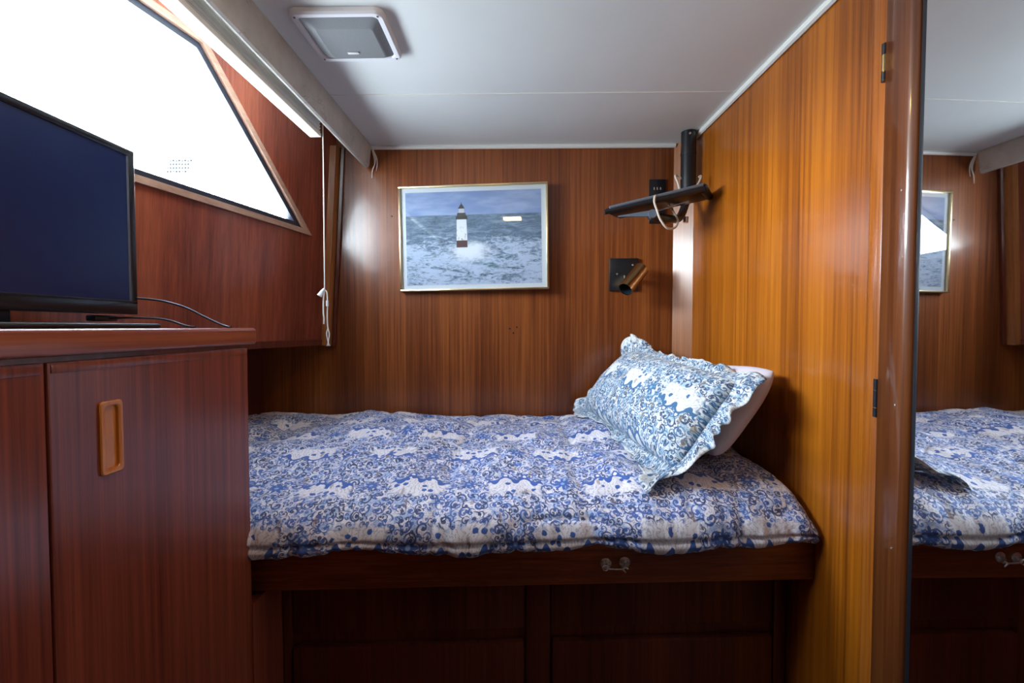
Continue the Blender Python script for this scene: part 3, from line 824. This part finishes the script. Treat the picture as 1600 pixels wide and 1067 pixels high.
PP = np.array([[pq(-iw, -ih, 1.7855), pq(-iw, ih, 1.7855)], [pq(iw, -ih, 1.7855), pq(iw, ih, 1.7855)]])
grid('print', PP, np.array([[[0, 0], [0, 1]], [[1, 0], [1, 1]]], dtype=float), 'print', pt)
pbox(-PW / 2 + .005, PW / 2 - .005, -PH / 2 + .005, PH / 2 - .005, 1.7815, 1.7832).build('picture_glass', 'pane', pt)

# =================================================================== speaker on the ceiling
sp = thing('ceiling_speaker', (-.41, 1.115, ZC), 'white square ceiling loudspeaker with grey grille', 'speaker')
def rrect(x0, x1, y0, y1, r, z, n=6):
    pts = []
    for cx, cy, a0 in ((x1 - r, y1 - r, 0), (x0 + r, y1 - r, 90), (x0 + r, y0 + r, 180), (x1 - r, y0 + r, 270)):
        for k in range(n): a = R(a0 + 90 * k / (n - 1)); pts.append((cx + r * math.cos(a), cy + r * math.sin(a), z))
    return pts
x0, x1, y0, y1 = -.520, -.306, 1.022, 1.208
fr_ = MB(); fr_.ring([rrect(x0, x1, y0, y1, .02, ZC - .0005), rrect(x0, x1, y0, y1, .02, ZC - .010), rrect(x0 + .004, x1 - .004, y0 + .004, y1 - .004, .018, ZC - .0145),
                     rrect(x0 + .014, x1 - .014, y0 + .014, y1 - .014, .014, ZC - .0145), rrect(x0 + .017, x1 - .017, y0 + .017, y1 - .017, .012, ZC - .010)])
fr_.build('speaker_frame', 'plastic_w', sp)
gr = MB(); gr.ring([rrect(x0 + .0165, x1 - .0165, y0 + .0165, y1 - .0165, .012, ZC - .0102), rrect(x0 + .040, x1 - .034, y0 + .042, y1 - .024, .012, ZC - .019),
                    rrect(x0 + .044, x1 - .038, y0 + .046, y1 - .028, .010, ZC - .0200)], cap0=False)
gr.build('grille', 'grille', sp, ang=12)
MB().box(-.433, -.405, 1.155, 1.162, ZC - .0222, ZC - .0195, .0006).build('badge', 'plastic_w', sp)
for x, y in ((x0 + .013, y0 + .013), (x1 - .013, y0 + .013), (x0 + .013, y1 - .013), (x1 - .013, y1 - .013)):
    MB().tube([(x, y, ZC - .0138), (x, y, ZC - .0158)], .0026, 8).build('screw', 'steel_blue', sp)

# =================================================================== reading lamp
rl = thing('reading_lamp', (.406, YB, .206), 'brass tube reading lamp on a black square wall plate', 'lamp')
bp = MB().box(.349, .463, YB - .012, YB - .0005, .142, .270, .004).build('wall_plate', 'black', rl)
for x, z in ((.378, .208), (.438, .243)):
    MB().tube([(x, YB - .0115, z), (x, YB - .0145, z)], .0035, 10).build('screw', 'chrome', bp)
MB().box(.404, .407, YB - .02, YB - .012, .190, .202, .0008).build('switch', 'chrome', rl)
a = Vector((.462, YB - .050, .222)); b = Vector((.388, YB - .110, .140)); ax = (b - a).normalized()
MB().tube([(.425, YB - .010, .195), (.428, YB - .05, .190)], .009, 12).build('arm', 'black', rl)
tbx = MB(); k0 = ax.orthogonal().normalized(); k1 = ax.cross(k0)
def circ(p, r, n=28): return [p + (k0 * math.cos(2 * math.pi * i / n) + k1 * math.sin(2 * math.pi * i / n)) * r for i in range(n)]
tbx.ring([circ(a - ax * .006, .018), circ(a - ax * .002, .0265), circ(a, .028), circ(b, .028), circ(b, .0262), circ(a + ax * .03, .0262)])
tbx.build('lamp_tube', 'brass', rl)
li = MB(); li.ring([circ(b - ax * .003, .0258), circ(a + ax * .035, .0258)], cap0=False); li.build('lamp_lining', 'dark_inside', rl)
bu = MB(); bu.tube([a + ax * .03, a + ax * .05, a + ax * .066], [.012, .016, .008], 14); bu.build('bulb', 'plastic_w', rl)

# =================================================================== television bracket in the corner
br = thing('tv_bracket', (.612, 1.69, .70), 'black swivel television bracket hanging from the ceiling corner', 'bracket')
po = MB(); po.tube([(.612, 1.685, .708), (.612, 1.685, .46)], .0265, 26); pole = po.build('post', 'black', br)
MB().tube([(.612, 1.685, .632), (.612, 1.685, .626)], .0275, 26).build('collar', 'black_matt', pole)
MB().tube([(.606, 1.657, .692), (.605, 1.652, .691)], .004, 10).build('bolt', 'chrome', pole)
# plate: long narrow tray with a double lip, tilted
A0, B0, C0, D0 = Vector((.280, 1.50, .372)), Vector((.592, 1.50, .437)), Vector((.652, 1.595, .440)), Vector((.345, 1.60, .376))
upv = Vector((-.2, -.05, .97)).normalized()
tr_ = MB(); tr_.hexa([A0, B0, C0, D0, A0 + upv * .016, B0 + upv * .024, C0 + upv * .020, D0 + upv * .014], .004); tray = tr_.build('mount_plate', 'black', br)
li_ = MB(); o1 = Vector((.01, -.010, .0145)); o2 = Vector((-.004, -.010, .021))
li_.tube([A0 + o1, B0 + o2], .0060, 10); li_.build('front_lip', 'steel_blue', tray)
li_ = MB(); li_.tube([A0 + Vector((-.006, -.008, .001)), B0 + Vector((.0, -.012, .008))], .0085, 10); li_.build('lower_lip', 'black', tray)
ec = MB(); ec.tube([B0 + Vector((0, -.004, .012)), C0 + Vector((0, 0, .010))], [.016, .012], 12); ec.build('end_cap', 'black_matt', tray)
# scissor links and pivot
L0, LP_, L1 = Vector((.318, 1.485, .358)), Vector((.424, 1.478, .366)), Vector((.548, 1.50, .410))
for p, q, wd in ((L0, LP_, .010), (LP_ + Vector((.014, 0, .006)), L1, .012)):
    ln = MB(); d_ = (q - p).normalized(); u_ = Vector((-d_.z, 0, d_.x))
    if u_.z < 0: u_ = -u_
    ln.hexa([p - u_ * .001, q - u_ * wd if q is LP_ else q - u_ * .001, (q - u_ * wd if q is LP_ else q - u_ * .001) + Vector((0, .010, 0)), p - u_ * .001 + Vector((0, .010, 0)),
             p + u_ * .002, q + u_ * wd if q is LP_ else q + u_ * .002, (q + u_ * wd if q is LP_ else q + u_ * .002) + Vector((0, .010, 0)), p + u_ * .002 + Vector((0, .010, 0))])
    ln.build('link', 'steel_blue', br, smooth=False)
MB().tube([LP_ + Vector((0, -.004, -.002)), LP_ + Vector((0, .020, -.002))], .0135, 20).build('pivot', 'steel_blue', br)
ar = MB(); ar.tube([tuple(p) for p in catmull([LP_ + Vector((0, .02, -.004)), (.50, 1.54, .362), (.565, 1.63, .39), (.606, 1.68, .46)], 20)], .014, 12); ar.build('arm', 'black', br)
MB().tube([(.590, 1.640, .392), (.588, 1.640, .372)], .009, 12).build('bolt', 'chrome', br)

ou = thing('wall_outlet', (.535, YB, .49), 'black wall socket plate behind the television bracket', 'outlet')
MB().box(.502, .566, YB - .008, YB - .0004, .405, .575, .003).build('cover_plate', 'black', ou)
for z in (.538, .505):
    for x in (.520, .532, .545):
        MB().box(x - .0015, x + .0015, YB - .0095, YB - .0075, z - .005, z + .005).build('slot', 'chrome', ou)
lo = thing('looped_cord', (.47, 1.5, .32), 'beige cord looped over the black bracket plate', 'cord')
for pts in ([(.430, 1.475, .418), (.428, 1.470, .398), (.436, 1.468, .372), (.446, 1.468, .345), (.470, 1.475, .318), (.500, 1.49, .322), (.520, 1.52, .350), (.520, 1.55, .38), (.505, 1.56, .41), (.470, 1.53, .425), (.440, 1.49, .424), (.430, 1.475, .418)],
            [(.540, 1.56, .458), (.536, 1.57, .49), (.530, 1.58, .516), (.540, 1.585, .520), (.552, 1.585, .508)],
            [(.592, 1.58, .462), (.606, 1.585, .485), (.618, 1.59, .505), (.622, 1.592, .520), (.614, 1.592, .516)]):
    t = MB(); t.tube([tuple(p) for p in catmull(pts, 60 if len(pts) > 6 else 22)], .0036, 8); t.build('cord_run', 'beige_cord', lo)

# hinges on the partition edge
def hinge(y, z0, z1, label, mid='black'):
    x = XP(y) - .004
    h = thing('hinge', (x, y, z0), label, 'hinge', 'barrel hinges between partition and jamb')
    L = z1 - z0
    for k, (a, b, mt) in enumerate(((0, .24, 'black'), (.26, .70, mid), (.72, 1.0, 'black'))):
        MB().tube([(x, y, z0 + a * L), (x, y, z0 + b * L)], .0052, 14).build('knuckle', mt, h)
    MB().tube([(x, y, z0 + .01 * L), (x, y, z0 + .99 * L)], .0042, 12).build('pin', 'brass', h)
hinge(.873, .457, .526, 'upper dark barrel hinge with worn brass middle, near the ceiling', 'brass')
hinge(.873, -.170, -.098, 'lower dark metal barrel hinge on the partition edge beside the pillow height')

# =================================================================== ceiling lamp above the photographer
cl_ = thing('ceiling_lamp', (-.127, .645, ZC), 'small rectangular warm ceiling lamp above the viewer', 'lamp')
MB().box(-.202, -.052, .595, .695, ZC - .022, ZC - .0005, .004).build('lamp_housing', 'plastic_w', cl_)
MB().box(-.182, -.072, .613, .677, ZC - .030, ZC - .0222, .003).build('diffuser', 'lamp', cl_)

# portals so that the daylight is found through the windows
def portal(y, z, L, H):
    pd = bpy.data.lights.new('window_portal', 'AREA'); pd.shape = 'RECTANGLE'; pd.size = L; pd.size_y = H; pd.cycles.is_portal = True
    po = bpy.data.objects.new('window_portal', pd); COL.objects.link(po)
    nrm = Vector((.98, -.196, -.057)).normalized(); yx = Vector((.2, 1, 0)).normalized()
    zx = (-nrm).cross(yx)
    mat = Matrix((yx, zx, -nrm)).transposed().to_4x4()
    mat.translation = PLW(y, z, -.035) + Vector((0, 0, E)); po.matrix_world = mat
portal(1.01, .55, 1.28, .42)

# =================================================================== far outside the window
far = thing('distant_lattice', (-13.05, 17.4, ZF), 'faint grey lattice far outside, seen through the window', 'structure')
M['far_grey'] = plain('far_grey', (.016, .017, .018), .9); M['far_pale'] = plain('far_pale', (.55, .55, .55), .9)
cx_, cy_, cz_ = -13.05, 17.4, 6.2
MB().tube([(cx_, cy_ + .2, -1.0), (cx_, cy_ + .2, cz_ - .3)], .05, 8).build('support_pole', 'far_pale', far)
for k in range(9): MB().box(cx_ - .48 + .115 * k, cx_ - .43 + .115 * k, cy_, cy_ + .05, cz_ - .30 + .03 * (k % 3), cz_ + .24 - .04 * (k % 2)).build('lattice_bar', 'far_grey', far)
for k in range(4): MB().box(cx_ - .52 + .05 * k, cx_ + .50 - .06 * (3 - k), cy_, cy_ + .04, cz_ - .26 + .14 * k, cz_ - .21 + .14 * k).build('lattice_rail', 'far_grey', far)
